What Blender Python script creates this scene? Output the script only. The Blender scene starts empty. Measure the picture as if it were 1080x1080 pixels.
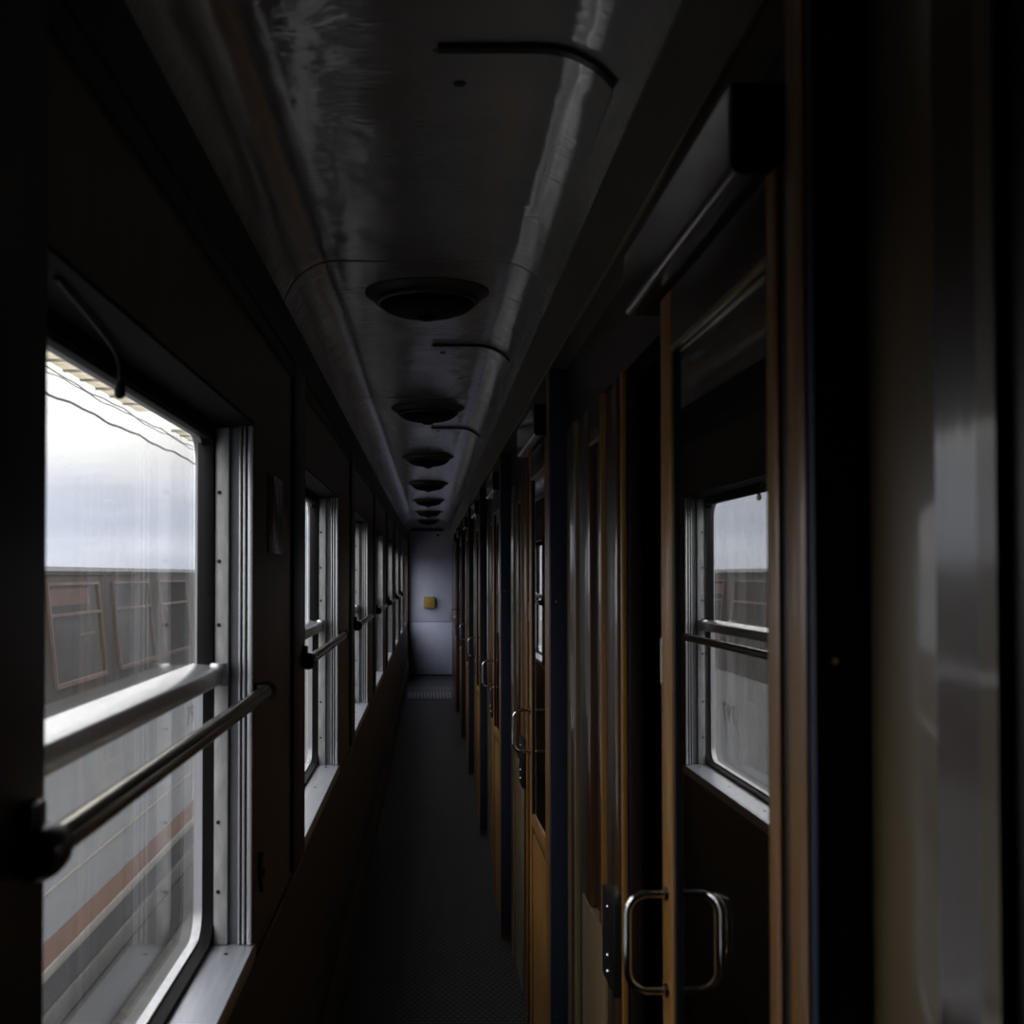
import bpy, bmesh, math, random
from mathutils import Vector, Matrix
random.seed(4)
S = bpy.context.scene
COL = S.collection
PI = math.pi
EYE = 1.58            # camera height above the corridor floor
P = 2.0               # compartment pitch
N = 7                 # compartments / windows along the corridor
XL, XG = -0.333, -0.43      # window wall face, glass
XR, XW = 0.310, 0.355       # pier face, compartment front
ZS, ZT = 0.883, 1.870       # window sill / window head
ZC = 2.302                  # flat part of the ceiling
YEND, YBACK = 17.7, -1.3

# ------------------------------------------------------------------ materials
def newmat(name):
    m = bpy.data.materials.new(name); m.use_nodes = True
    nt = m.node_tree; nt.nodes.clear()
    out = nt.nodes.new('ShaderNodeOutputMaterial')
    return m, nt, out
def L(nt, a, b): nt.links.new(a, b)
def coords(nt, scale, loc=(0, 0, 0)):
    tc = nt.nodes.new('ShaderNodeTexCoord'); mp = nt.nodes.new('ShaderNodeMapping')
    mp.inputs['Scale'].default_value = scale; mp.inputs['Location'].default_value = loc
    L(nt, tc.outputs['Object'], mp.inputs['Vector'])
    return mp.outputs['Vector']
def noise(nt, vec, scale, detail=4, rough=0.55):
    n = nt.nodes.new('ShaderNodeTexNoise'); n.inputs['Scale'].default_value = scale
    n.inputs['Detail'].default_value = detail; n.inputs['Roughness'].default_value = rough
    L(nt, vec, n.inputs['Vector']); return n.outputs['Fac']
def ramp(nt, fac, stops):
    r = nt.nodes.new('ShaderNodeValToRGB'); e = r.color_ramp.elements
    while len(e) < len(stops): e.new(0.5)
    for k, (p, c) in enumerate(stops):
        e[k].position = p; e[k].color = (*c, 1) if len(c) == 3 else c
    L(nt, fac, r.inputs['Fac']); return r.outputs['Color']
def bump(nt, h, strength, dist):
    b = nt.nodes.new('ShaderNodeBump'); b.inputs['Strength'].default_value = strength
    b.inputs['Distance'].default_value = dist; L(nt, h, b.inputs['Height']); return b.outputs['Normal']
def wavy(m, scale, dist):
    nt = m.node_tree; bp = next(n for n in nt.nodes if n.type == 'BUMP')
    L(nt, bump(nt, noise(nt, coords(nt, (1, 1, 1)), scale, 2), 1.0, dist), bp.inputs['Normal'])
def surf(name, c1, c2=None, rough=0.4, metal=0.0, scale=(1, 1, 1), nscale=8, bstr=0.0, bdist=0.002,
         coat=0.0, coat_rough=0.1, spec=0.5, rvar=0.0, bscale=None, bns=None, coat_ior=1.5):
    m, nt, out = newmat(name)
    b = nt.nodes.new('ShaderNodeBsdfPrincipled'); L(nt, b.outputs[0], out.inputs[0])
    v = coords(nt, scale); n = noise(nt, v, nscale)
    c2 = c2 or tuple(x * 0.8 for x in c1)
    L(nt, ramp(nt, n, [(0.3, c2), (0.7, c1)]), b.inputs['Base Color'])
    b.inputs['Metallic'].default_value = metal
    b.inputs['Specular IOR Level'].default_value = spec
    if rvar:
        mr = nt.nodes.new('ShaderNodeMapRange'); L(nt, n, mr.inputs['Value'])
        mr.inputs['To Min'].default_value = rough - rvar; mr.inputs['To Max'].default_value = rough + rvar
        L(nt, mr.outputs[0], b.inputs['Roughness'])
    else:
        b.inputs['Roughness'].default_value = rough
    b.inputs['Coat IOR'].default_value = coat_ior
    b.inputs['Coat Weight'].default_value = coat; b.inputs['Coat Roughness'].default_value = coat_rough
    if bstr:
        nb = noise(nt, coords(nt, bscale or scale), bns or nscale)
        nn = bump(nt, nb, bstr, bdist); L(nt, nn, b.inputs['Normal']); L(nt, nn, b.inputs['Coat Normal'])
    return m
M = {}
GR = (30, 30, 1.6)      # upright grain
M['wood_brown']  = surf('varnished brown wood', (0.075, 0.034, 0.016), (0.045, 0.020, 0.010), 0.35, scale=GR, nscale=3, coat=0.65, coat_rough=0.12, coat_ior=1.7, bstr=0.2, bdist=0.0015)
M['wood_orange'] = surf('honey oak edging', (0.29, 0.140, 0.037), (0.20, 0.096, 0.025), 0.38, scale=GR, nscale=3, coat=0.22, coat_rough=0.14, bstr=0.15, bdist=0.001)
M['wood_dark']   = surf('dark stained wood', (0.020, 0.011, 0.007), (0.011, 0.007, 0.005), 0.42, scale=GR, nscale=3, coat=0.2, coat_rough=0.2)
M['beige']       = surf('beige laminate', (0.21, 0.152, 0.084), (0.17, 0.123, 0.068), 0.40, scale=(12, 12, 1), nscale=4, coat=0.45, coat_rough=0.08, bstr=0.1, bdist=0.001)
M['navy']        = surf('navy blue vinyl', (0.026, 0.038, 0.070), (0.020, 0.029, 0.055), 0.6, nscale=180, scale=(1, 1, 1), spec=0.3)
M['wall_brown']  = surf('brown wall laminate', (0.18, 0.140, 0.095), (0.13, 0.10, 0.070), 0.38, scale=(14, 14, 1.2), nscale=3, spec=0.4)
M['wall_low']    = surf('dark lower wall board', (0.085, 0.068, 0.054), (0.062, 0.050, 0.040), 0.5, nscale=5)
M['post']        = surf('black brown post', (0.016, 0.012, 0.010), (0.010, 0.008, 0.007), 0.4, scale=GR, nscale=3)
M['alu']         = surf('brushed aluminium', (0.62, 0.63, 0.65), (0.50, 0.51, 0.53), 0.38, metal=0.75, scale=(40, 40, 2), nscale=2, bstr=0.1, bdist=0.001, rvar=0.06)
M['alu_painted'] = surf('worn grey painted strip', (0.55, 0.56, 0.57), (0.36, 0.37, 0.38), 0.45, metal=0.15, scale=(25, 25, 6), nscale=3)
M['alu_dark']    = surf('dull anodised band', (0.16, 0.165, 0.19), (0.12, 0.125, 0.145), 0.5, metal=0.3, nscale=10)
M['sill']        = surf('satin aluminium sill', (0.60, 0.62, 0.68), (0.47, 0.49, 0.55), 0.36, metal=0.55, scale=(30, 2, 30), nscale=3, rvar=0.05)
M['transom']     = surf('bright anodised transom', (0.80, 0.81, 0.84), (0.70, 0.71, 0.74), 0.24, metal=0.7, scale=(40, 2, 40), nscale=2)
M['sash']        = surf('black sash metal', (0.008, 0.008, 0.009), None, 0.5, spec=0.2, nscale=10)
M['rubber']      = surf('black rubber gasket', (0.006, 0.006, 0.0065), None, 0.65, nscale=30, spec=0.12)
M['frame_dark']  = surf('dark window frame metal', (0.016, 0.016, 0.018), None, 0.45, spec=0.3, nscale=10)
M['black']       = surf('black painted steel', (0.010, 0.010, 0.011), None, 0.35, nscale=20)
M['chrome']      = surf('worn chrome', (0.70, 0.70, 0.72), (0.5, 0.5, 0.52), 0.14, metal=1.0, nscale=40)
M['rail']        = surf('worn dark bronze tube', (0.36, 0.33, 0.27), (0.12, 0.11, 0.09), 0.17, metal=0.9, nscale=25, scale=(1, 0.3, 1), rvar=0.06)
M['brass']       = surf('dull brass bead', (0.50, 0.40, 0.20), None, 0.3, metal=0.9, nscale=20)
M['cover']       = surf('brown enamel cover', (0.060, 0.048, 0.042), None, 0.28, nscale=8, coat=1.0, coat_rough=0.10, coat_ior=1.8)
M['cornice_l']   = surf('dark grey brown cornice', (0.060, 0.055, 0.050), None, 0.5, nscale=6)
M['cornice_r']   = surf('brown grey cornice', (0.105, 0.090, 0.074), None, 0.45, nscale=6)
M['ceil']        = surf('glossy cream grey ceiling paint', (0.58, 0.575, 0.575), (0.50, 0.495, 0.495), 0.17, nscale=2.5, bstr=0.55, bdist=0.0024,
                        bscale=(0.22, 1, 0.22), bns=95, spec=1.0, rvar=0.03, coat=1.0, coat_rough=0.05, coat_ior=2.7)
wavy(M['ceil'], 6.0, 0.0045)
M['lamp_body']   = surf('brown grey lamp base', (0.085, 0.078, 0.068), None, 0.45, nscale=10)
M['lamp_shade']  = surf('dark lamp dome', (0.008, 0.008, 0.008), None, 0.7, spec=0.15, nscale=10)
M['door_end']    = surf('lavender grey painted door', (0.66, 0.71, 0.96), (0.58, 0.63, 0.88), 0.5, nscale=4)
M['mustard']     = surf('mustard yellow box', (0.42, 0.30, 0.08), (0.32, 0.22, 0.06), 0.55, nscale=30)
M['label']       = surf('pale plate', (0.50, 0.47, 0.40), (0.36, 0.33, 0.28), 0.5, nscale=40)
M['notice']      = surf('scuffed notice plate', (0.26, 0.23, 0.18), (0.12, 0.10, 0.08), 0.18, nscale=3, scale=(20, 20, 2))
M['socket']      = surf('dark socket plate', (0.012, 0.011, 0.010), None, 0.4, nscale=10)
M['seat']        = surf('dark brown seat leatherette', (0.022, 0.014, 0.010), None, 0.5, nscale=20, bstr=0.2)
M['compartment'] = surf('dim compartment lining', (0.16, 0.09, 0.05), (0.11, 0.065, 0.036), 0.4, scale=GR, nscale=3)
M['coach_grey']  = surf('pale grey coach paint', (0.43, 0.43, 0.43), (0.35, 0.35, 0.345), 0.5, scale=(1, 0.8, 3), nscale=2.5)
M['coach_band']  = surf('dusty brown coach paint', (0.044, 0.035, 0.029), (0.030, 0.025, 0.021), 0.45, scale=(2, 3, 0.6), nscale=2)
M['coach_red']   = surf('faded orange red stripe', (0.33, 0.15, 0.085), (0.26, 0.115, 0.065), 0.55, nscale=3)
M['coach_cream'] = surf('cream line paint', (0.46, 0.41, 0.33), (0.36, 0.33, 0.28), 0.5, nscale=5)
M['coach_sole']  = surf('dark slate sole bar', (0.055, 0.050, 0.060), (0.040, 0.037, 0.044), 0.6, nscale=4)
M['coach_step']  = surf('dusty grey running board', (0.15, 0.15, 0.14), None, 0.7, nscale=5)
M['coach_under'] = surf('grimy underframe', (0.060, 0.058, 0.054), (0.045, 0.044, 0.042), 0.8, nscale=4)
M['coach_roof']  = surf('grey coach roof', (0.035, 0.034, 0.035), None, 0.7, nscale=4)
M['coach_frame'] = surf('pinkish brown window frame', (0.20, 0.135, 0.115), (0.085, 0.06, 0.052), 0.45, nscale=2.5)
M['coach_pane']  = surf('dark coach window glass', (0.030, 0.028, 0.028), None, 0.12, nscale=3)
M['coach_blind'] = surf('dull pink blind', (0.13, 0.078, 0.066), (0.10, 0.06, 0.052), 0.7, nscale=8)
M['ink']         = surf('black lettering paint', (0.03, 0.03, 0.035), None, 0.6, nscale=8)
M['ballast']     = surf('grey ballast stones', (0.20, 0.19, 0.17), (0.08, 0.075, 0.07), 0.9, nscale=18, bstr=0.8, bdist=0.03)
M['wire']        = surf('grey overhead wire', (0.16, 0.16, 0.17), None, 0.6, nscale=5)
M['screw']       = surf('dark screw head', (0.03, 0.03, 0.035), None, 0.4, nscale=30, metal=0.5)

# ribbed rubber floor
def floor_mat():
    m, nt, out = newmat('ribbed rubber floor mat')
    b = nt.nodes.new('ShaderNodeBsdfPrincipled'); L(nt, b.outputs[0], out.inputs[0])
    v = coords(nt, (1, 1, 1))
    br = nt.nodes.new('ShaderNodeTexBrick'); L(nt, v, br.inputs['Vector'])
    br.inputs['Scale'].default_value = 1.0; br.inputs['Brick Width'].default_value = 0.026
    br.inputs['Row Height'].default_value = 0.026; br.inputs['Mortar Size'].default_value = 0.007
    br.inputs['Mortar Smooth'].default_value = 0.4
    br.inputs['Color1'].default_value = (1, 1, 1, 1); br.inputs['Color2'].default_value = (0.8, 0.8, 0.8, 1)
    br.inputs['Mortar'].default_value = (0, 0, 0, 1)
    n = noise(nt, v, 2.2, 5)
    base = ramp(nt, n, [(0.3, (0.075, 0.072, 0.076)), (0.7, (0.120, 0.116, 0.120))])
    gr = nt.nodes.new('ShaderNodeMixRGB'); gr.blend_type = 'MULTIPLY'; gr.inputs[0].default_value = 0.85
    L(nt, base, gr.inputs[1]); L(nt, br.outputs['Color'], gr.inputs[2])
    L(nt, gr.outputs[0], b.inputs['Base Color']); b.inputs['Roughness'].default_value = 0.45
    L(nt, bump(nt, br.outputs['Color'], 1.0, 0.012), b.inputs['Normal'])
    return m
M['floor'] = floor_mat()

# window glass: clear pane with a dusty, rain-streaked film
def glass_mat(name, film, tint, film_col=(0.75, 0.74, 0.72), ior=1.5, gain=1.0):
    m, nt, out = newmat(name)
    tr = nt.nodes.new('ShaderNodeBsdfTransparent'); tr.inputs[0].default_value = (*tint, 1)
    gl = nt.nodes.new('ShaderNodeBsdfGlossy'); gl.inputs['Roughness'].default_value = 0.0
    gl.inputs['Color'].default_value = (1, 1, 1, 1)
    fr = nt.nodes.new('ShaderNodeFresnel'); ge = nt.nodes.new('ShaderNodeNewGeometry')
    io = nt.nodes.new('ShaderNodeMapRange'); L(nt, ge.outputs['Backfacing'], io.inputs['Value'])
    io.inputs['To Min'].default_value = ior; io.inputs['To Max'].default_value = 1 / ior; L(nt, io.outputs[0], fr.inputs['IOR'])
    mx = nt.nodes.new('ShaderNodeMixShader')
    if film:
        tl = nt.nodes.new('ShaderNodeBsdfTranslucent'); tl.inputs[0].default_value = (*film_col, 1)
        n = noise(nt, coords(nt, (1, 26, 0.7)), 3.0, 6, 0.6)
        n2 = noise(nt, coords(nt, (1, 1, 1)), 3.5, 3)
        mul = nt.nodes.new('ShaderNodeMath'); mul.operation = 'MULTIPLY'; L(nt, n, mul.inputs[0]); L(nt, n2, mul.inputs[1])
        mr = nt.nodes.new('ShaderNodeMapRange'); L(nt, mul.outputs[0], mr.inputs['Value'])
        mr.inputs['From Min'].default_value = 0.12; mr.inputs['From Max'].default_value = 0.42
        mr.inputs['To Min'].default_value = film * 0.55; mr.inputs['To Max'].default_value = film * 1.5
        mf = nt.nodes.new('ShaderNodeMixShader'); L(nt, mr.outputs[0], mf.inputs[0])
        L(nt, tr.outputs[0], mf.inputs[1]); L(nt, tl.outputs[0], mf.inputs[2]); base = mf.outputs[0]
    else:
        base = tr.outputs[0]
    ga = nt.nodes.new('ShaderNodeMath'); ga.operation = 'MULTIPLY'; ga.use_clamp = True; ga.inputs[1].default_value = gain
    L(nt, fr.outputs[0], ga.inputs[0])
    L(nt, ga.outputs[0], mx.inputs[0]); L(nt, base, mx.inputs[1]); L(nt, gl.outputs[0], mx.inputs[2])
    L(nt, mx.outputs[0], out.inputs[0])
    return m
M['glass_up']  = glass_mat('dusty upper window glass', 0.018, (0.97, 0.975, 0.98))
M['glass_low'] = glass_mat('dusty lower window glass', 0.030, (0.95, 0.955, 0.96))
M['glass_clear'] = glass_mat('clean window glass', 0, (0.97, 0.975, 0.98))
M['glass_in']  = glass_mat('polished door glass', 0, (0.75, 0.73, 0.70), ior=1.8, gain=1.7)

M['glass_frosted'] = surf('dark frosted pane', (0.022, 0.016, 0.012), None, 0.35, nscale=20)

def canopy_mat():
    m, nt, out = newmat('weathered translucent canopy sheet')
    a = nt.nodes.new('ShaderNodeBsdfDiffuse'); t = nt.nodes.new('ShaderNodeBsdfTranslucent'); mx = nt.nodes.new('ShaderNodeMixShader')
    c = ramp(nt, noise(nt, coords(nt, (0.4, 6, 1)), 2, 4), [(0.3, (0.62, 0.58, 0.48)), (0.7, (0.85, 0.80, 0.68))])
    L(nt, c, a.inputs[0]); L(nt, c, t.inputs[0]); mx.inputs[0].default_value = 0.7
    L(nt, a.outputs[0], mx.inputs[1]); L(nt, t.outputs[0], mx.inputs[2]); L(nt, mx.outputs[0], out.inputs[0])
    return m
M['canopy'] = canopy_mat()

# ------------------------------------------------------------------ mesh helpers
class MB:
    def __init__(s): s.bm = bmesh.new()
    def box(s, x0, x1, y0, y1, z0, z1, bev=0.0, seg=2):
        r = bmesh.ops.create_cube(s.bm, size=1.0)
        for v in r['verts']:
            v.co = Vector(((x0 + x1) / 2 + v.co.x * (x1 - x0), (y0 + y1) / 2 + v.co.y * (y1 - y0), (z0 + z1) / 2 + v.co.z * (z1 - z0)))
        if bev:
            es = list({e for v in r['verts'] for e in v.link_edges})
            bmesh.ops.bevel(s.bm, geom=es, offset=bev, segments=seg, profile=0.5, affect='EDGES', clamp_overlap=True)
        return s
    def prism(s, prof, axis, a, b):
        """extrude a closed 2D profile along an axis ('y': profile is (x,z); 'x': (y,z); 'z': (x,y))"""
        def pt(p, t):
            return {'y': (p[0], t, p[1]), 'x': (t, p[0], p[1]), 'z': (p[0], p[1], t)}[axis]
        n = len(prof)
        A = [s.bm.verts.new(pt(p, a)) for p in prof]; B = [s.bm.verts.new(pt(p, b)) for p in prof]
        for i in range(n):
            j = (i + 1) % n
            s.bm.faces.new((A[i], A[j], B[j], B[i]))
        s.bm.faces.new(A[::-1]); s.bm.faces.new(B)
        return s
    def tube(s, pts, r, seg=14, caps=True):
        pts = [Vector(p) for p in pts]; rs = r if isinstance(r, (list, tuple)) else [r] * len(pts)
        rings = []; up = None
        for i, p in enumerate(pts):
            d = ((pts[min(i + 1, len(pts) - 1)] - pts[max(i - 1, 0)])).normalized()
            if up is None:
                up = d.orthogonal().normalized()
            up = (up - d * up.dot(d)).normalized(); w = d.cross(up)
            rings.append([s.bm.verts.new(p + (up * math.cos(2 * PI * k / seg) + w * math.sin(2 * PI * k / seg)) * rs[i]) for k in range(seg)])
        for A, B in zip(rings, rings[1:]):
            for k in range(seg):
                j = (k + 1) % seg
                f = s.bm.faces.new((A[k], A[j], B[j], B[k])); f.smooth = True
        if caps:
            s.bm.faces.new(rings[0][::-1]); s.bm.faces.new(rings[-1])
        return s
    def lathe(s, prof, origin, axis='z', seg=40):
        """revolve (r, h) points around an axis through origin"""
        o = Vector(origin); rings = []
        for r, h in prof:
            ring = []
            for k in range(seg):
                a = 2 * PI * k / seg; c, d = math.cos(a) * r, math.sin(a) * r
                v = {'z': (c, d, h), 'y': (c, h, d), 'x': (h, c, d)}[axis]
                ring.append(s.bm.verts.new(o + Vector(v)))
            rings.append(ring)
        for A, B in zip(rings, rings[1:]):
            for k in range(seg):
                j = (k + 1) % seg
                f = s.bm.faces.new((A[k], A[j], B[j], B[k])); f.smooth = True
        s.bm.faces.new(rings[0][::-1]); s.bm.faces.new(rings[-1])
        return s
    def ring(s, x0, x1, outer, inner):
        """flat frame between two closed (y,z) outlines of equal point count, thick from x0 to x1"""
        n = len(outer)
        V = [[s.bm.verts.new((x, p[0], p[1])) for p in o] for x in (x0, x1) for o in (outer, inner)]
        o0, i0, o1, i1 = V
        for k in range(n):
            j = (k + 1) % n
            s.bm.faces.new((o0[k], o0[j], i0[j], i0[k])); s.bm.faces.new((o1[j], o1[k], i1[k], i1[j]))
            s.bm.faces.new((o0[j], o0[k], o1[k], o1[j])); s.bm.faces.new((i0[k], i0[j], i1[j], i1[k]))
        return s
    def build(s, name, mat, parent=None, loc=(0, 0, 0)):
        bmesh.ops.recalc_face_normals(s.bm, faces=s.bm.faces[:])
        me = bpy.data.meshes.new(name); s.bm.to_mesh(me); s.bm.free()
        me.set_sharp_from_angle(angle=math.radians(38))
        me.materials.append(M[mat])
        o = bpy.data.objects.new(name, me); COL.objects.link(o); o.location = loc
        if parent: o.parent = parent
        return o
def rrect(y0, y1, z0, z1, r, seg=6):
    pts = []
    for cy, cz, a0 in ((y1 - r, z1 - r, 0), (y0 + r, z1 - r, 90), (y0 + r, z0 + r, 180), (y1 - r, z0 + r, 270)):
        for k in range(seg + 1):
            a = math.radians(a0 + 90 * k / seg); pts.append((cy + r * math.cos(a), cz + r * math.sin(a)))
    return pts
def empty(name, loc=(0, 0, 0)):
    o = bpy.data.objects.new(name, None); COL.objects.link(o); o.location = loc; o.empty_display_size = 0.1
    return o
def tag(o, label=None, cat=None, group=None, kind=None):
    if label: o['label'] = label
    if cat: o['category'] = cat
    if group: o['group'] = group
    if kind: o['kind'] = kind
    return o
def struct(o, label=None, cat=None):
    return tag(o, label, cat, kind='structure')
def copy_tree(o, parent=None):
    c = o.copy(); COL.objects.link(c)
    if parent: c.parent = parent
    for ch in list(o.children): copy_tree(ch, c)
    return c
ORD = ['nearest', 'second', 'third', 'fourth', 'fifth', 'sixth', 'farthest']
def nth(i): return ORD[i]

# ------------------------------------------------------------------ shell
struct(MB().box(-0.47, 2.3, YBACK, YEND + 0.1, -0.06, 0.0).build('floor', 'floor'), 'dark ribbed rubber mat floor of the train corridor', 'floor')

# ceiling: flat strip between two rounded coves
def cove_profile(n=10):
    pts = [(XL, 2.183)]
    for k in range(1, n + 1):
        a = PI / 2 * k / n; pts.append((-0.21 - 0.123 * math.cos(a), 2.183 + 0.119 * math.sin(a)))
    for k in range(0, n + 1):
        a = PI / 2 * k / n; pts.append((0.150 + 0.130 * math.sin(a), 2.183 + 0.119 * math.cos(a)))
    return pts
CP = cove_profile()
def ceiling_strip(mb, prof, y0, y1, lift, sag=0.0):
    """sheet following a profile, closed on all sides; its two ends hang lower than its middle by sag"""
    n = len(prof); ny = 20 if sag else 1; low = []; up = []
    for j in range(ny + 1):
        t = j / ny; y = y0 + (y1 - y0) * t; dz = sag * (2 * t - 1) ** 2
        low.append([mb.bm.verts.new((x, y, z - dz)) for x, z in prof]); up.append([mb.bm.verts.new((x, y, z - dz + lift)) for x, z in prof])
    F = mb.bm.faces.new
    for j in range(ny):
        a, b, au, bu = low[j], low[j + 1], up[j], up[j + 1]
        for k in range(n - 1):
            F((a[k], a[k+1], b[k+1], b[k])).smooth = True
            F((au[k+1], au[k], bu[k], bu[k+1])).smooth = True
        F((a[0], b[0], bu[0], au[0])); F((a[-1], au[-1], bu[-1], b[-1]))
    for k in range(n - 1):
        F((low[0][k+1], low[0][k], up[0][k], up[0][k+1])); F((low[-1][k], low[-1][k+1], up[-1][k+1], up[-1][k]))
mb = MB()
YS = 2.565
cuts = [YBACK] + [YS + P * k for k in range(-1, N)] + [YEND]
for y0, y1 in zip(cuts, cuts[1:]):
    ceiling_strip(mb, CP, y0 + 0.006, y1 - 0.006, 0.02, 0.005)
struct(mb.build('ceiling', 'ceil'), 'glossy grey curved ceiling panels above the corridor', 'ceiling')
struct(MB().box(-0.55, 2.3, YBACK - 0.05, YEND + 0.1, 2.36, 2.42).build('roof', 'black'), 'dark roof shell above the ceiling panels', 'roof')

# left wall: low board, head board, piers between windows
mb = MB()
W0, W1 = 0.97, 2.15            # near / far jamb of the nearest window
mb.box(-0.4445, XL, YBACK, YEND, 0.0, ZS - 0.030)
wl = mb.build('wall_left', 'wall_low'); struct(wl, 'dark lower wall below the train windows', 'wall')
mb = MB()
mb.box(-0.4445, XL, YBACK, YEND, ZT, 2.36)
mb.box(-0.4445, XL, YBACK, W0, ZS - 0.03, ZT)
for i in range(N):
    a = W1 + P * i; b = W0 + P * (i + 1) if i < N - 1 else 15.6
    mb.box(-0.4445, XL, a, b, ZS - 0.03, ZT)
mb.box(-0.4445, XL, 17.5, YEND, ZS - 0.03, ZT)
struct(mb.build('wall_left_upper', 'wall_brown'), 'brown window piers and head panel above the train windows', 'wall')
# cornices
struct(MB().box(XL, XL + 0.010, YBACK, YEND, 2.094, 2.190, 0.002).box(XL, XL + 0.006, YBACK, YEND, 2.056, 2.091, 0.002).build('trim_1', 'cornice_l'), 'dark cornice strip above the windows', 'trim')
struct(MB().prism([(0.272, 2.190), (0.280, 2.178), (XR, 2.114), (XW + 0.03, 2.114), (XW + 0.03, 2.30), (0.30, 2.30)], 'y', YBACK, YEND).build('trim_2', 'cornice_r'), 'brown grey sloping cornice above the compartments', 'trim')
struct(MB().box(XR - 0.0015, XR + 0.004, YBACK, YEND, 2.1105, 2.1145).build('trim_3', 'brass'), 'thin pale bead along the lower edge of the cornice', 'trim')
# wainscot cap under the piers, base board
mb = MB()
for i in range(N):
    mb.box(XL, XL + 0.004, W1 + P * i, min(W1 + P * i + 0.43, YEND), ZS - 0.045, ZS - 0.034, 0.001)
    mb.box(XL, XL + 0.004, W1 + P * i + 0.44, min(W0 + P * (i + 1), YEND), ZS - 0.045, ZS - 0.034, 0.001)
struct(mb.build('trim_4', 'wall_brown'), 'thin brown bead at sill height below the window piers', 'trim')
struct(MB().prism([(XL, 0), (-0.312, 0), (-0.312, 0.235), (-0.318, 0.25), (XL, 0.25)], 'y', YBACK, YEND).build('baseboard_left', 'wall_low'), 'dark baseboard along the window wall', 'baseboard')
# upright seams of the lower board
# right wall: header above the doors, boards behind the doors, partitions
mb = MB()
mb.box(XW + 0.002, XW + 0.04, 0.93, YEND, 1.952, 2.30)
mb.box(XW + 0.032, XW + 0.05, YBACK, 0.92, 1.952, 2.30)
for k in range(N + 1):
    y = 0.921 + P * k
    mb.box(XW + 0.004, XW + 0.03, y + 0.06, y + 0.56 if k < N else YEND, 0, 1.952)
struct(mb.build('wall_right', 'wood_dark'), 'dark wooden header and boards of the compartment wall', 'wall')
mb = MB()
for k in range(N + 1):
    y = 0.921 + P * k
    mb.box(XW + 0.031, 2.25, y + 0.004, y + 0.05, 0, 2.36)
mb.box(2.25, 2.3, YBACK, YEND, 0, 2.36)
struct(mb.build('wall_partitions', 'compartment'), 'dark wooden partitions between the compartments', 'wall')

# end and back walls
struct(MB().box(-0.9, 2.3, YEND, YEND + 0.08, 0, 2.36).build('wall_far', 'wood_dark'), 'dark end wall around the far door', 'wall')
struct(MB().box(-0.9, 2.3, YBACK - 0.06, YBACK, 0, 2.36).build('wall_back', 'wood_dark'), 'dark wall behind the camera', 'wall')
d = struct(empty('door_8', (0, YEND, 0)), 'lavender grey end door closing the far end of the corridor', 'door')
MB().box(-0.305, 0.375, -0.035, -0.002, 0.02, 0.835, 0.004).box(-0.305, 0.375, -0.035, -0.002, 0.842, 2.262, 0.004).build('door_leaf', 'door_end', d)
MB().box(-0.333, -0.307, -0.05, -0.002, 0, 2.27, 0.003).build('door_frame', 'wood_dark', d)
MB().box(0.12, 0.16, -0.04, -0.036, 2.18, 2.215, 0.002).build('door_stop', 'black', d)
struct(MB().box(XL, XW + 0.02, YEND - 0.06, YEND - 0.001, 2.265, 2.385).build('trim_5', 'wood_dark'), 'dark lintel above the far end door', 'trim')
b = MB().box(-0.086, 0.088, -0.075, -0.0, -0.088, 0.088, 0.008).build('call_box', 'mustard', None, (0, YEND - 0.0355, 1.148))
tag(b, 'small mustard yellow box mounted on the far end door', 'box')
MB().box(-0.03, 0.03, -0.081, -0.0752, -0.03, 0.03, 0.003).build('cover_plate', 'mustard', b)
# ribbed threshold plate in front of the end door
tp = MB().box(-0.30, 0.31, 14.3, 15.9, 0.0, 0.004).build('threshold_plate', 'alu_dark')
tag(tp, 'ribbed metal threshold plate on the floor before the end door', 'plate')
mb = MB()
for k in range(14):
    x = -0.27 + k * 0.041; mb.box(x, x + 0.018, 14.35, 15.1, 0.0041, 0.012, 0.002)
mb.build('ribs', 'alu', tp)

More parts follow.
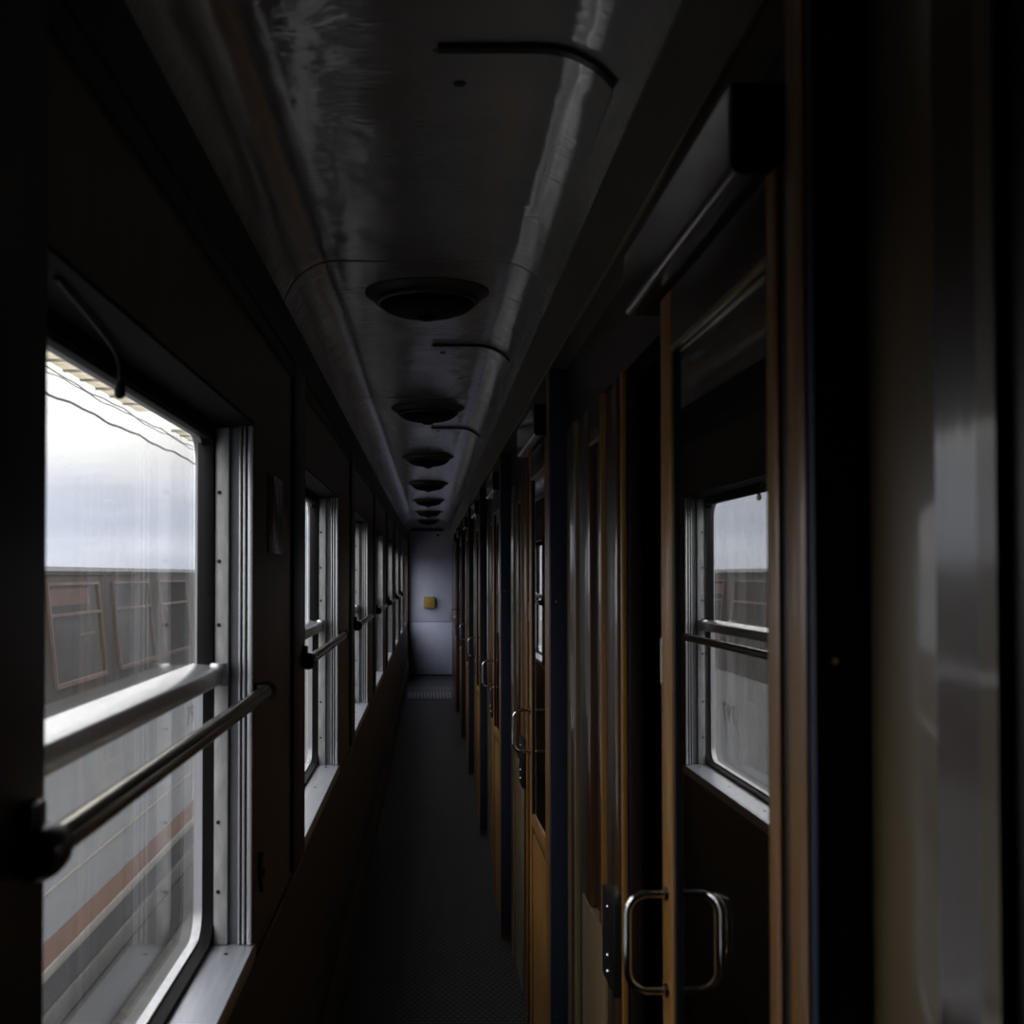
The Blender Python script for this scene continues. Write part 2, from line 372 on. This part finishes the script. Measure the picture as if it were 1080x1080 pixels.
# ------------------------------------------------------------------ left windows
def make_window(y0, y1, screws=True, latch=True):
    """window_n at its far lower corner; y0..y1 between the jambs (world), built around y0=0"""
    w = empty('window', (0, 0, 0)); D = y1 - y0
    # sill, sloping slightly into the corridor
    MB().prism([(-0.415, ZS + 0.004), (XL + 0.003, ZS), (XL + 0.006, ZS - 0.004), (XL + 0.006, ZS - 0.028), (XL + 0.0005, ZS - 0.030), (-0.415, ZS - 0.028)], 'y', 0.001, D - 0.001).build('sill', 'sill', w)
    # far jamb facing the camera: screwed strip, dull band, fluted ribs
    MB().box(-0.404, -0.378, D - 0.022, D - 0.001, ZS + 0.003, ZT - 0.012, 0.002).build('jamb_strip', 'alu_painted', w)
    MB().box(-0.378, -0.360, D - 0.010, D - 0.001, ZS + 0.002, ZT - 0.012).build('jamb_band', 'alu_dark', w)
    mb = MB()
    for x0, x1 in ((-0.3595, -0.3555), (-0.3515, -0.3465), (-0.3425, -0.3335)):
        mb.box(x0, x1, D - 0.018, D - 0.001, ZS + 0.002, ZT - 0.008, 0.001)
    mb.build('jamb_ribs', 'alu', w)
    MB().box(-0.3595, -0.3335, D - 0.006, D - 0.001, ZS + 0.002, ZT - 0.008).build('jamb_backing', 'rubber', w)
    # near jamb, seen edge on
    MB().box(-0.404, -0.366, 0.001, 0.012, ZS + 0.003, ZT - 0.008, 0.002).build('jamb_strip', 'alu_painted', w)
    MB().box(-0.365, -0.3335, 0.001, 0.009, ZS + 0.003, ZT - 0.008, 0.002).build('jamb_band', 'alu_dark', w)
    # soffit panel
    MB().box(-0.404, XL, 0.001, D - 0.001, ZT - 0.006, ZT - 0.001).build('soffit', 'rubber', w)
    # rubber gasket round the opening and pale outer frame behind it
    MB().ring(-0.427, -0.405, rrect(0.0, D, ZS - 0.02, ZT, 0.004), rrect(0.016, D - 0.016, ZS + 0.014, ZT - 0.030, 0.055)).build('gasket', 'rubber', w)
    MB().ring(-0.4435, -0.4275, rrect(0.0, D, ZS - 0.025, ZT, 0.004), rrect(0.014, D - 0.012, ZS + 0.018, ZT - 0.030, 0.050)).build('outer_frame', 'alu', w)
    # sliding upper sash
    sa = MB().box(-0.436, -0.405, D - 0.031, D - 0.017, 1.405, ZT - 0.032, 0.003).box(-0.436, -0.405, 0.017, 0.028, 1.405, ZT - 0.032, 0.003)\
        .box(-0.424, -0.408, 0.017, D - 0.017, ZT - 0.036, ZT - 0.028, 0.002).build('upper_sash', 'sash', w)
    MB().box(-0.4480, -0.4450, 0.004, D - 0.004, 1.385, ZT - 0.004).build('upper_pane', 'glass_up', w)
    MB().box(-0.4480, -0.4450, 0.004, D - 0.004, ZS - 0.02, 1.384).build('lower_pane', 'glass_low', w)
    MB().prism([(-0.385, 1.377), (-0.3825, 1.380), (-0.3825, 1.402), (-0.3845, 1.4065), (-0.388, 1.409), (-0.4435, 1.413), (-0.4435, 1.377)], 'y', 0.012, D - 0.024).build('transom', 'transom', w)
    mb = MB().lathe([(0.001, -0.021), (0.015, -0.021), (0.017, -0.018), (0.017, 0.018), (0.015, 0.021), (0.001, 0.021)], (-0.392, D - 0.040, 1.394), 'z', 24)
    mb.build('transom_end', 'alu', w)
    if screws:
        for k, z in enumerate((0.985, 1.115, 1.29, 1.485, 1.605, 1.735)):
            MB().lathe([(0.0005, -0.0030), (0.0028, -0.0026), (0.0040, 0.0), (0.0040, 0.0025)], (-0.396, D - 0.0225, z), 'y', 14).build('screw', 'screw', w)
        for y in (D * 0.30, D * 0.62, D - 0.07):
            MB().lathe([(0.0040, -0.001), (0.0038, 0.0006), (0.0022, 0.0018), (0.0004, 0.002)], (-0.372, y, ZS + 0.0025), 'z', 14).build('screw', 'screw', w)
    # window pull: a bent rod under the soffit with a rubber tip
    pts = [(-0.352, 0.09, ZT - 0.010), (-0.362, 0.20, ZT - 0.012), (-0.380, 0.36, ZT - 0.013), (-0.392, 0.44, ZT - 0.016), (-0.398, 0.475, ZT - 0.026), (-0.400, 0.485, ZT - 0.042)]
    r = MB().tube(pts, 0.0028, 10).build('pull_rod', 'frame_dark', w)
    MB().tube([(-0.400, 0.485, ZT - 0.038), (-0.4005, 0.487, ZT - 0.050), (-0.401, 0.488, ZT - 0.058), (-0.401, 0.4885, ZT - 0.062)], [0.004, 0.0075, 0.007, 0.003], 12).build('rubber_tip', 'rubber', r)
    return w
w0 = make_window(W0, W1)
for i in range(N):
    w = w0 if i == 0 else copy_tree(w0)
    w.name = 'window_%d' % (i + 1); w.location = (0, W0 + P * i, 0)
    struct(w, ['large train window with aluminium transom closest to the camera', 'second train window along the left wall', 'third train window along the left wall',
               'fourth train window along the left wall', 'fifth train window along the left wall', 'sixth train window along the left wall', 'last train window before the end door'][i], 'window')
# vestibule door window near the end
w = struct(empty('window_8', (0, 15.6, 0)), 'narrow vestibule window beside the far end door', 'window')
MB().ring(-0.46, -0.40, rrect(0.0, 1.9, ZS - 0.03, ZT, 0.004), rrect(0.03, 1.87, ZS, ZT - 0.02, 0.05)).build('gasket', 'rubber', w)
MB().box(-0.434, -0.430, 0.02, 1.88, ZS - 0.01, ZT - 0.01).build('pane', 'glass_clear', w)

# dark upright posts on the piers, beside each window
for i in range(N):
    y1 = W0 + P * i - 0.012
    mb = MB().box(XL, XL + 0.009, y1 - 0.235, y1, ZS - 0.02, 2.10, 0.004)
    o = mb.build('window_post', 'post')
    tag(o, {0: 'black brown post at the near edge of the closest window', 1: 'black brown post between the first and second windows', 2: 'black brown post between the second and third windows',
            3: 'black brown post between the third and fourth windows', 4: 'black brown post between the fourth and fifth windows', 5: 'black brown post between the fifth and sixth windows',
            6: 'black brown post between the sixth and last windows'}[i], 'post', 'dark posts between the train windows')

# hand rails across the windows
def make_rail():
    r = empty('handrail', (-0.311, 0, 1.357))
    tb = MB().tube([(0, 0.02, 0), (0, 1.262, 0)], 0.0135, 20).build('tube', 'rail', r)
    for y, s in ((0.0, 1), (1.262, -1)):
        kn = MB().lathe([(0.002, -0.026), (0.016, -0.024), (0.0205, -0.018), (0.0215, -0.004), (0.0205, 0.012), (0.0150, 0.020), (0.0138, 0.040)] if s > 0 else
                   [(0.0138, -0.035), (0.0150, -0.014), (0.0178, -0.008), (0.0185, 0.004), (0.0165, 0.014), (0.002, 0.017)], (0, y, 0), 'y', 28).build('end_knob', 'black', r)
        MB().box(XL + 0.311 - 0.0005, -0.002, y - 0.018, y + 0.018, -0.014, 0.040 if s > 0 else 0.014, 0.004).build('bracket', 'black', r)
    return r
r0 = make_rail()
for i in range(N):
    r = r0 if i == 0 else copy_tree(r0)
    r.location.y = 0.913 + P * i
    tag(r, ['dark tubular handrail crossing the closest large window', 'dark handrail with black knob across the second window', 'dark handrail with black knob across the third window',
            'dark handrail across the fourth window', 'dark handrail across the fifth window', 'dark handrail across the sixth window', 'dark handrail across the last window before the end door'][i],
        'handrail', 'handrails along the train windows')

# notice plate and socket on the first pier
o = MB().box(0, 0.003, 0, 0.215, 0, 0.165, 0.001).build('notice_sign', 'notice', None, (XL + 0.0005, 2.325, 1.625))
tag(o, 'scuffed dark notice plate on the brown pier beside the closest window', 'sign')
o = MB().prism([(0.0, 0.02), (0.022, -0.018), (0.045, -0.005), (0.045, 0.035), (0.022, 0.06), (0.005, 0.055)], 'x', 0, 0.007).build('wall_socket', 'socket', None, (XL + 0.0005, 2.205, 0.975))
tag(o, 'small dark socket plate low on the pier beside the closest window', 'socket')
MB().lathe([(0.010, 0.0), (0.009, 0.0035), (0.0005, 0.0035)], (0.007, 0.024, 0.02), 'x', 18).build('cap', 'black', o)

# ------------------------------------------------------------------ compartment front
# navy ended partition posts
for k in range(N):
    y = 0.921 + P * k
    p = empty('partition_post', (XR, y, 0))
    MB().box(0, XW + 0.03 - XR, 0.010, 0.056, 0.0, 2.113, 0.003).build('post', 'wood_orange', p)
    nv = MB().box(0.0025, XW + 0.02 - XR, -0.006, 0.010, 0.02, 2.113, 0.003).build('navy_pad', 'navy', p)
    nv['label'] = 'navy blue pad facing the camera'
    if k < 3:
        for z in (0.45, 0.98, 1.51, 2.02):
            MB().lathe([(0.003, -0.0015), (0.0026, -0.0008), (0.0004, 0)], (0.018, -0.007, z), 'y', 10).build('stud', 'chrome', nv)
    tag(p, 'navy blue faced wooden partition post, ' + ['closest to the camera at the right', 'second from the camera', 'third from the camera', 'fourth from the camera', 'fifth from the camera',
        'sixth from the camera', 'last before the far end door'][k], 'post', 'navy posts between the compartments')

# fixed glazed screens: stile, beads, pane, lower panel
def make_screen(full=True, top=1.95):
    """spans y -0.62 .. 0 before a partition post (its far edge at y = 0)"""
    s = empty('glazed_screen', (0, 0, 0)); x0 = XW
    MB().box(x0, x0 + 0.03, -0.148, -0.008, 0.0, top, 0.003).build('stile', 'beige', s)
    MB().prism([(x0 - 0.008, -0.1485), (x0 - 0.0036, -0.203), (x0 + 0.03, -0.203), (x0 + 0.03, -0.1485)], 'z', 0.0, top).build('stile_facing', 'wood_brown', s)
    MB().prism([(x0 - 0.0065, -0.2035), (x0 - 0.0045, -0.224), (x0 + 0.03, -0.224), (x0 + 0.03, -0.2035)], 'z', 0.0, top).build('bead', 'beige', s)
    MB().box(x0 + 0.004, x0 + 0.03, -0.310, -0.2245, 0.0, top).build('stile_core', 'wood_dark', s)
    if full:
        MB().box(x0 - 0.002, x0 + 0.03, -0.430, -0.3105, 0.8505, 1.95, 0.004).build('stile', 'wood_brown', s)
        MB().box(x0 - 0.003, x0 + 0.028, -0.630, -0.3105, 0.0, 0.850, 0.004).build('lower_panel', 'beige', s)
        MB().box(x0, x0 + 0.026, -0.614, -0.4305, 1.870, 1.95, 0.003).build('top_rail', 'wood_dark', s)
        MB().box(x0 - 0.002, x0 + 0.006, -0.614, -0.4305, 1.863, 1.8695, 0.001).build('top_bead', 'brass', s)
        MB().box(x0 + 0.014, x0 + 0.018, -0.614, -0.4305, 0.8505, 1.8625).build('pane', 'glass_frosted', s)
        MB().box(x0 + 0.002, x0 + 0.013, -0.561, -0.534, 0.8505, 1.8625, 0.003).build('glazing_bar', 'wood_brown', s)
        MB().box(x0 - 0.006, x0 + 0.03, -0.629, -0.6145, 0.8505, 1.95, 0.003).build('bead', 'wood_orange', s)
        MB().box(x0 + 0.004, x0 + 0.03, -0.756, -0.6305, 0.0, 1.95, 0.003).build('stile_core', 'wood_dark', s)
        MB().box(x0 - 0.004, x0 + 0.03, -0.812, -0.7565, 0.0, 1.95, 0.004).build('strike_post', 'wood_brown', s)
        MB().box(x0 + 0.004, x0 + 0.03, -0.886, -0.8125, 0.0, 1.95, 0.003).build('stile_core', 'wood_dark', s)
        MB().box(x0 - 0.008, x0 + 0.003, -0.888, -0.8725, 0.0, 1.95, 0.003).build('strike_edge', 'wood_orange', s)
        lk = MB().box(x0 - 0.022, x0 + 0.003, -0.87, -0.735, 0.815, 0.985, 0.003).build('lock_case', 'black', s)
        for z in (0.84, 0.87, 0.96):
            MB().lathe([(0.0004, -0.0025), (0.004, -0.002), (0.005, 0.0)], (x0 - 0.0222, -0.80, z), 'x', 12).build('screw', 'chrome', lk)
    return s
sc_near = make_screen(False, 2.112); sc_near.location.y = 0.921
tag(sc_near, 'beige and brown glazed screen stile closest to the camera, window light gleaming on it', 'screen', 'glazed screens beside the compartment doors')
sc0 = make_screen(True)
for k in range(N - 1):
    s = sc0 if k == 0 else copy_tree(sc0)
    s.location.y = 2.921 + P * k
    tag(s, 'glazed wooden screen with beige lower panel, ' + ['beside the closest door handle', 'just beyond the second navy post', 'just beyond the third navy post', 'just beyond the fourth navy post',
        'just beyond the fifth navy post', 'just beyond the sixth navy post'][k], 'screen', 'glazed screens beside the compartment doors')

# sliding doors, slid open
def make_door():
    d = empty('door', (0, 0, 0)); x0, x1 = 0.312, 0.346
    MB().box(x0, x1, 0.532, 0.597, 0.02, 1.95, 0.003).build('leading_stile', 'wood_orange', d)
    MB().box(x0, x1, 0.088, 0.120, 0.02, 1.95, 0.003).build('trailing_stile', 'wood_orange', d)
    MB().box(x0 + 0.004, x1, 0.0645, 0.0875, 0.02, 1.95, 0.002).build('edge_strip', 'wood_dark', d)
    MB().box(x0 + 0.001, x1, 0.1205, 0.5315, 1.875, 1.95, 0.003).build('top_rail', 'wood_dark', d)
    MB().box(x0 - 0.0008, x0 + 0.006, 0.1205, 0.5315, 1.868, 1.8745, 0.001).build('glass_bead', 'brass', d)
    MB().box(x0 + 0.001, x1, 0.1205, 0.5315, 0.815, 0.852, 0.004).build('bottom_rail', 'wood_orange', d)
    MB().box(x0 + 0.005, x1 - 0.004, 0.1205, 0.5315, 0.02, 0.790, 0.003).build('lower_panel', 'wood_orange', d)
    MB().box(x0 + 0.009, x1 - 0.008, 0.1205, 0.5315, 0.790, 0.815).build('panel_groove', 'wood_dark', d)
    MB().box(x0 + 0.002, x0 + 0.010, 0.5235, 0.5315, 0.853, 1.867, 0.001).box(x0 + 0.002, x0 + 0.010, 0.1205, 0.1275, 0.853, 1.867, 0.001).build('glass_bead', 'frame_dark', d)
    MB().prism([(x0 + 0.0095, 0.1275), (x0 + 0.0071, 0.5235), (x0 + 0.0111, 0.5235), (x0 + 0.0135, 0.1275)], 'z', 0.852, 1.868).build('pane', 'glass_in', d)
    MB().box(x0 + 0.020, x0 + 0.024, 0.1275, 0.5235, 0.852, 1.868).build('pane_backing', 'wood_dark', d)
    # D-shaped pull handle
    zt, zb, y, out, R = 1.162, 1.036, 0.566, 0.052, 0.026
    pts = [(x0 - 0.0, y, zt)]
    for k in range(0, 9):
        a = PI / 2 * k / 8; pts.append((x0 - out + R - R * math.sin(a), y, zt - R + R * math.cos(a)))
    for k in range(0, 9):
        a = PI / 2 * k / 8; pts.append((x0 - out + R - R * math.cos(a), y, zb + R - R * math.sin(a)))
    pts.append((x0, y, zb))
    h = MB().tube(pts, 0.0052, 16).build('handle', 'chrome', d)
    for z in (zt, zb):
        MB().lathe([(0.0055, -0.004), (0.0095, -0.003), (0.0100, 0.0)], (x0, y, z), 'x', 18).build('rose', 'chrome', h)
    MB().box(x0 - 0.0015, x0 + 0.001, 0.585, 0.5955, 1.435, 1.495, 0.0005).build('door_plate', 'label', d)
    for z in (1.40, 1.565, 1.72):
        MB().lathe([(0.0004, -0.0015), (0.0022, -0.001), (0.0026, 0.0)], (x0, 0.593, z), 'x', 10).build('stud', 'chrome', d)
    return d
d0 = make_door()
for k in range(N):
    d = d0 if k == 0 else copy_tree(d0)
    d.name = 'door_%d' % (k + 1); d.location = (0, 0.921 + P * k, 0)
    struct(d, 'sliding wooden compartment door with chrome handle, ' + ['closest to the camera', 'second from the camera', 'third from the camera', 'fourth from the camera', 'fifth from the camera',
        'sixth from the camera', 'last before the far end door'][k], 'door')

# track covers above the doors
def make_cover():
    c = empty('track_cover', (0.285, 0, 1.958))
    R = 0.010; h, wd = 0.086, 0.069
    prof = [(wd, 0), (wd, h), (0.0, h)] + [(R - R * math.cos(a), R - R * math.sin(a)) for a in [PI / 2 * k / 6 for k in range(7)]]
    MB().prism(prof, 'y', 0.0, 0.57).build('cover_box', 'cover', c)
    MB().prism([(p[0], p[1]) for p in prof], 'y', -0.012, -0.0005).build('shaded_end', 'black', c)  # near end coloured black to stand in for the shade on it
    return c
c0 = make_cover()
for k in range(N):
    c = c0 if k == 0 else copy_tree(c0)
    c.location.y = 1.068 + P * k
    tag(c, 'brown door track cover with its near end blackened as shade, ' + ['above the closest compartment door', 'above the second compartment door', 'above the third compartment door', 'above the fourth compartment door',
        'above the fifth compartment door', 'above the sixth compartment door', 'above the last compartment door'][k], 'track cover', 'track covers above the compartment doors')

# a bench seen through the open door of the nearest compartment
b = empty('bench_seat', (0.42, 2.915, 0))
MB().box(0, 1.8, -0.62, -0.02, 0.30, 0.45, 0.03).build('cushion', 'seat', b)
MB().box(0, 1.8, -0.17, -0.005, 0.46, 1.15, 0.04).build('backrest', 'seat', b)
MB().box(-0.03, -0.002, -0.56, -0.006, 0.0, 0.93, 0.02).build('end_panel', 'wood_dark', b)
MB().box(0, 1.8, -0.55, -0.05, 0.0, 0.30).build('seat_base', 'wood_dark', b)
tag(b, 'dark bench seat inside the compartment behind the closest door handle', 'seat')

# ------------------------------------------------------------------ ceiling fittings
def make_lamp():
    l = empty('ceiling_lamp', (-0.005, 0, ZC))
    MB().lathe([(0.158, 0.0), (0.158, -0.006), (0.150, -0.012), (0.134, -0.020), (0.132, -0.022)], (0, 0, 0), 'z', 56).build('base', 'lamp_body', l)
    MB().lathe([(0.131, -0.020), (0.131, -0.030), (0.127, -0.033), (0.122, -0.033)], (0, 0, 0), 'z', 56).build('rim', 'lamp_body', l)
    sh = MB().lathe([(0.121, -0.030), (0.118, -0.038), (0.104, -0.048), (0.080, -0.057), (0.045, -0.063), (0.026, -0.065)], (0, 0, 0), 'z', 56).build('dome', 'lamp_shade', l)
    MB().lathe([(0.025, -0.062), (0.024, -0.070), (0.016, -0.074), (0.002, -0.075)], (0, 0, 0), 'z', 28).build('finial', 'lamp_shade', l)
    return l
l0 = make_lamp()
for k in range(N):
    l = l0 if k == 0 else copy_tree(l0)
    l.location.y = 2.865 + P * k
    tag(l, 'round dark domed ceiling lamp, ' + ['closest to the camera', 'second from the camera', 'third from the camera', 'fourth from the camera', 'fifth from the camera', 'sixth from the camera',
        'last before the far end door'][k], 'lamp', 'domed ceiling lamps')

def hatch_profile(x0, drop):
    pts = [(x, z) for x, z in CP if x > x0 and x < 0.262]
    return [(x0, ZC - drop)] + [(x - drop * 0.5 * max(0, (x - 0.13) / 0.13), z - drop) for x, z in pts]
def make_hatch():
    h = empty('ceiling_hatch', (0.0, 0, 0))
    mb = MB(); ceiling_strip(mb, hatch_profile(0.006, 0.006), 0.012, 0.235, 0.005); mb.build('panel', 'ceil', h)
    mb = MB(); ceiling_strip(mb, hatch_profile(0.012, 0.0085), -0.006, 0.0115, 0.007); mb.build('slot', 'black', h)  # solid black strip painted in for the shade inside the open gap
    MB().lathe([(0.001, -0.009), (0.008, -0.0085), (0.010, -0.006)], (0.045, 0.11, ZC), 'z', 18).build('catch', 'black', h)
    return h
h0 = make_hatch()
for k in range(3):
    h = h0 if k == 0 else copy_tree(h0)
    h.location.y = 1.520 + P * k
    tag(h, 'grey ceiling hatch with a black strip for the shade in its open slot, ' + ['at the top, before the first lamp', 'between the first and second ceiling lamps', 'between the second and third ceiling lamps'][k],
        'hatch', 'ceiling hatches')

# ------------------------------------------------------------------ outside: the coach on the next track
XC = -2.0
def cx(z): return XC - 0.09 * max(0.0, (z - 0.75)) / 0.85       # upper side leans in
c = empty('railway_coach', (XC, 3.0, -1.25))
def cpart(mb, name, mat, parent=None): return mb.build(name, mat, parent or c, (-XC, -3.0, 1.25) if parent is None else (0, 0, 0))
CY0, CY1 = 1.2, 14.6
cpart(MB().prism([(cx(0.75), 0.75), (XC, 0.60), (XC, -0.081), (XC - 1.6, -0.081), (XC - 1.6, 0.75)], 'y', CY0, CY1), 'lower_side', 'coach_grey')
cpart(MB().box(XC - 1.6, XC + 0.006, CY0, CY1, -0.098, -0.081, 0.003), 'rubbing_strip', 'coach_cream')
cpart(MB().box(XC - 1.6, XC, CY0, CY1, -0.335, -0.0985), 'skirt', 'coach_grey')
cpart(MB().box(XC - 1.6, XC + 0.002, CY0, CY1, -0.475, -0.336), 'red_stripe', 'coach_red')
cpart(MB().box(XC - 1.6, XC + 0.010, CY0, CY1, -0.535, -0.476, 0.004), 'cream_line', 'coach_cream')
cpart(MB().box(XC - 1.5, XC - 0.01, CY0, CY1, -0.71, -0.536), 'sole_bar', 'coach_sole')
cpart(MB().box(XC - 1.4, XC + 0.012, CY0, CY1, -0.84, -0.72, 0.004), 'running_board', 'coach_step')
cpart(MB().box(XC - 1.4, XC + 0.004, CY0, CY1, -1.22, -0.86, 0.004), 'underframe', 'coach_under')
cpart(MB().prism([(cx(0.755), 0.755), (cx(1.58), 1.58), (XC - 1.6, 1.58), (XC - 1.6, 0.755)], 'y', CY0, CY1), 'window_band', 'coach_band')
cpart(MB().prism([(cx(1.58) + 0.012, 1.581), (cx(1.58) + 0.012, 1.600), (XC - 0.16, 1.612), (XC - 0.8, 1.64), (XC - 1.6, 1.62), (XC - 1.6, 1.581)], 'y', CY0, CY1), 'roof', 'coach_roof')
def slab(y0, y1, z0, z1, out, th):
    mb = MB(); mb.prism([(cx(z0) + out, z0), (cx(z1) + out, z1), (cx(z1) + out - th, z1), (cx(z0) + out - th, z0)], 'y', y0, y1); return mb
def coach_window(y0):
    f = slab(y0, y0 + 0.020, 0.955, 1.535, 0.016, 0.020)
    for a, b, z0, z1 in ((0.94, 0.96, 0.955, 1.535), (0.0205, 0.9395, 0.955, 0.980), (0.0205, 0.9395, 1.520, 1.535), (0.0205, 0.9395, 1.345, 1.362)):
        f.prism([(cx(z0) + 0.016, z0), (cx(z1) + 0.016, z1), (cx(z1) - 0.004, z1), (cx(z0) - 0.004, z0)], 'y', y0 + a, y0 + b)
    fo = cpart(f, 'coach_window', 'coach_frame')
    fo['label'] = 'pinkish framed dark window'
    slab(y0 + 0.021, y0 + 0.939, 0.981, 1.345, 0.003, 0.004).build('pane', 'coach_pane', fo)
    slab(y0 + 0.021, y0 + 0.939, 1.363, 1.519, 0.003, 0.004).build('pane', 'coach_pane', fo)
    return fo
for k in range(10):
    y0 = 6.12 + 1.27 * (k - 3)
    fo = coach_window(y0)
    if k in (3, 6):
        slab(y0 + 0.04, y0 + 0.74, 1.405, 1.50, 0.006, 0.003).build('blind', 'coach_blind', fo)
        slab(y0 + 0.50, y0 + 0.80, 1.22, 1.235, 0.006, 0.003).build('grab_bar', 'coach_frame', fo)
# painted carriage number
cu = bpy.data.curves.new('number', 'FONT'); cu.body = '797'; cu.size = 0.22; cu.extrude = 0.001; cu.space_character = 1.25; cu.align_x = 'CENTER'
to = bpy.data.objects.new('number_tmp', cu); COL.objects.link(to)
dg = bpy.context.evaluated_depsgraph_get(); me = bpy.data.meshes.new_from_object(to.evaluated_get(dg))
bpy.data.objects.remove(to); me.materials.clear(); me.materials.append(M['ink'])
nm = bpy.data.objects.new('number_lettering', me); COL.objects.link(nm); nm.parent = c
nm.rotation_euler = (PI / 2, 0, PI / 2); nm.location = (0.0025, 9.55 - 3.0, 0.33 + 1.25)
nm['label'] = 'dark painted carriage number'
tag(c, 'pale grey railway coach with orange stripe standing on the next track outside', 'train')

struct(MB().box(-30, -0.6, -8, 70, -1.5, -1.25).build('ground', 'ballast'), 'grey ballast ground between the tracks', 'ground')
for k, (x, z, r, lab) in enumerate(((-6.0, EYE + 2.86, 0.022, 'lowest dark overhead wire crossing the sky'), (-6.0, EYE + 3.19, 0.010, 'middle thin overhead wire crossing the sky'),
                                    (-6.06, EYE + 3.27, 0.012, 'upper overhead wire crossing the sky beside the canopy edge'))):
    pts = [(x, y, z + 0.02 * math.sin(y * 1.7 + k) + 0.012 * math.sin(y * 4.1 + 2 * k)) for y in [2 + 0.35 * j for j in range(150)]]
    tag(MB().tube(pts, r, 8).build('overhead_wire', 'wire'), lab, 'wire', 'overhead wires outside the windows')
cn = empty('station_canopy', (-5.6, 2, EYE + 3.24))
for y0, y1 in ((4.0, 23.2), (26.2, 60.0)):
    mb = MB(); prof = []
    mb.box(-6.0 + 5.6, -4.9 + 5.6, y0 - 2, y1 - 2, 0.12, 0.14)
    for j in range(int((y1 - y0) / 0.9)):
        mb.box(-6.0 + 5.6, -4.9 + 5.6, y0 - 2 + j * 0.9, y0 - 2 + j * 0.9 + 0.05, 0.08, 0.12)
    mb.build('roof_sheet', 'canopy', cn)
tag(cn, 'pale weathered station canopy edge above the coach outside', 'canopy')

# ------------------------------------------------------------------ sky
wd = bpy.data.worlds.new('overcast sky'); S.world = wd; wd.use_nodes = True
nt = wd.node_tree; nt.nodes.clear()
out = nt.nodes.new('ShaderNodeOutputWorld'); bg = nt.nodes.new('ShaderNodeBackground'); L(nt, bg.outputs[0], out.inputs[0])
tc = nt.nodes.new('ShaderNodeTexCoord'); sp = nt.nodes.new('ShaderNodeSeparateXYZ'); L(nt, tc.outputs['Generated'], sp.inputs[0])
grad = ramp(nt, sp.outputs['Z'], [(0.0, (0.26, 0.275, 0.31)), (0.05, (0.265, 0.282, 0.325)), (0.10, (0.33, 0.335, 0.345)), (0.17, (0.60, 0.58, 0.55)), (0.45, (0.90, 0.90, 0.90))])
mp = nt.nodes.new('ShaderNodeMapping'); mp.inputs['Scale'].default_value = (1.6, 1.6, 9.0); L(nt, tc.outputs['Generated'], mp.inputs['Vector'])
cl = nt.nodes.new('ShaderNodeTexNoise'); cl.inputs['Scale'].default_value = 2.2; cl.inputs['Detail'].default_value = 7; cl.inputs['Roughness'].default_value = 0.5
L(nt, mp.outputs[0], cl.inputs['Vector'])
cf = ramp(nt, cl.outputs['Fac'], [(0.44, (0.92, 0.93, 0.95)), (0.62, (1.22, 1.20, 1.17))])
mm = nt.nodes.new('ShaderNodeMixRGB'); mm.blend_type = 'MULTIPLY'; mm.inputs[0].default_value = 1.0
L(nt, grad, mm.inputs[1]); L(nt, cf, mm.inputs[2]); L(nt, mm.outputs[0], bg.inputs['Color']); bg.inputs['Strength'].default_value = 3.9

# ------------------------------------------------------------------ camera
cam = bpy.data.cameras.new('camera'); co = bpy.data.objects.new('camera', cam); COL.objects.link(co); S.camera = co
F = 1190.0; PITCH = math.radians(1.2)
cam.sensor_fit = 'HORIZONTAL'; cam.sensor_width = 24.0; cam.lens = F / 1080 * 24.0
co.location = (0, 0, EYE); co.rotation_euler = (PI / 2 + PITCH, 0, 0)
cam.shift_x = (540 - 452.5) / 1080
cam.shift_y = (606 - 540 - F * math.tan(PITCH)) / 1080
cam.clip_start = 0.02; cam.clip_end = 300
cam.dof.use_dof = True; cam.dof.focus_distance = 4.0; cam.dof.aperture_fstop = 4.5

vs = S.view_settings
S.display_settings.display_device = 'sRGB'
vs.view_transform = 'Standard'; vs.look = 'None'; vs.gamma = 1.0; vs.use_curve_mapping = False; vs.exposure = 0.0
cy = S.cycles
cy.max_bounces = 10; cy.diffuse_bounces = 5; cy.glossy_bounces = 5; cy.transparent_max_bounces = 16; cy.transmission_bounces = 6
cy.caustics_reflective = False; cy.caustics_refractive = False; cy.sample_clamp_indirect = 4.0
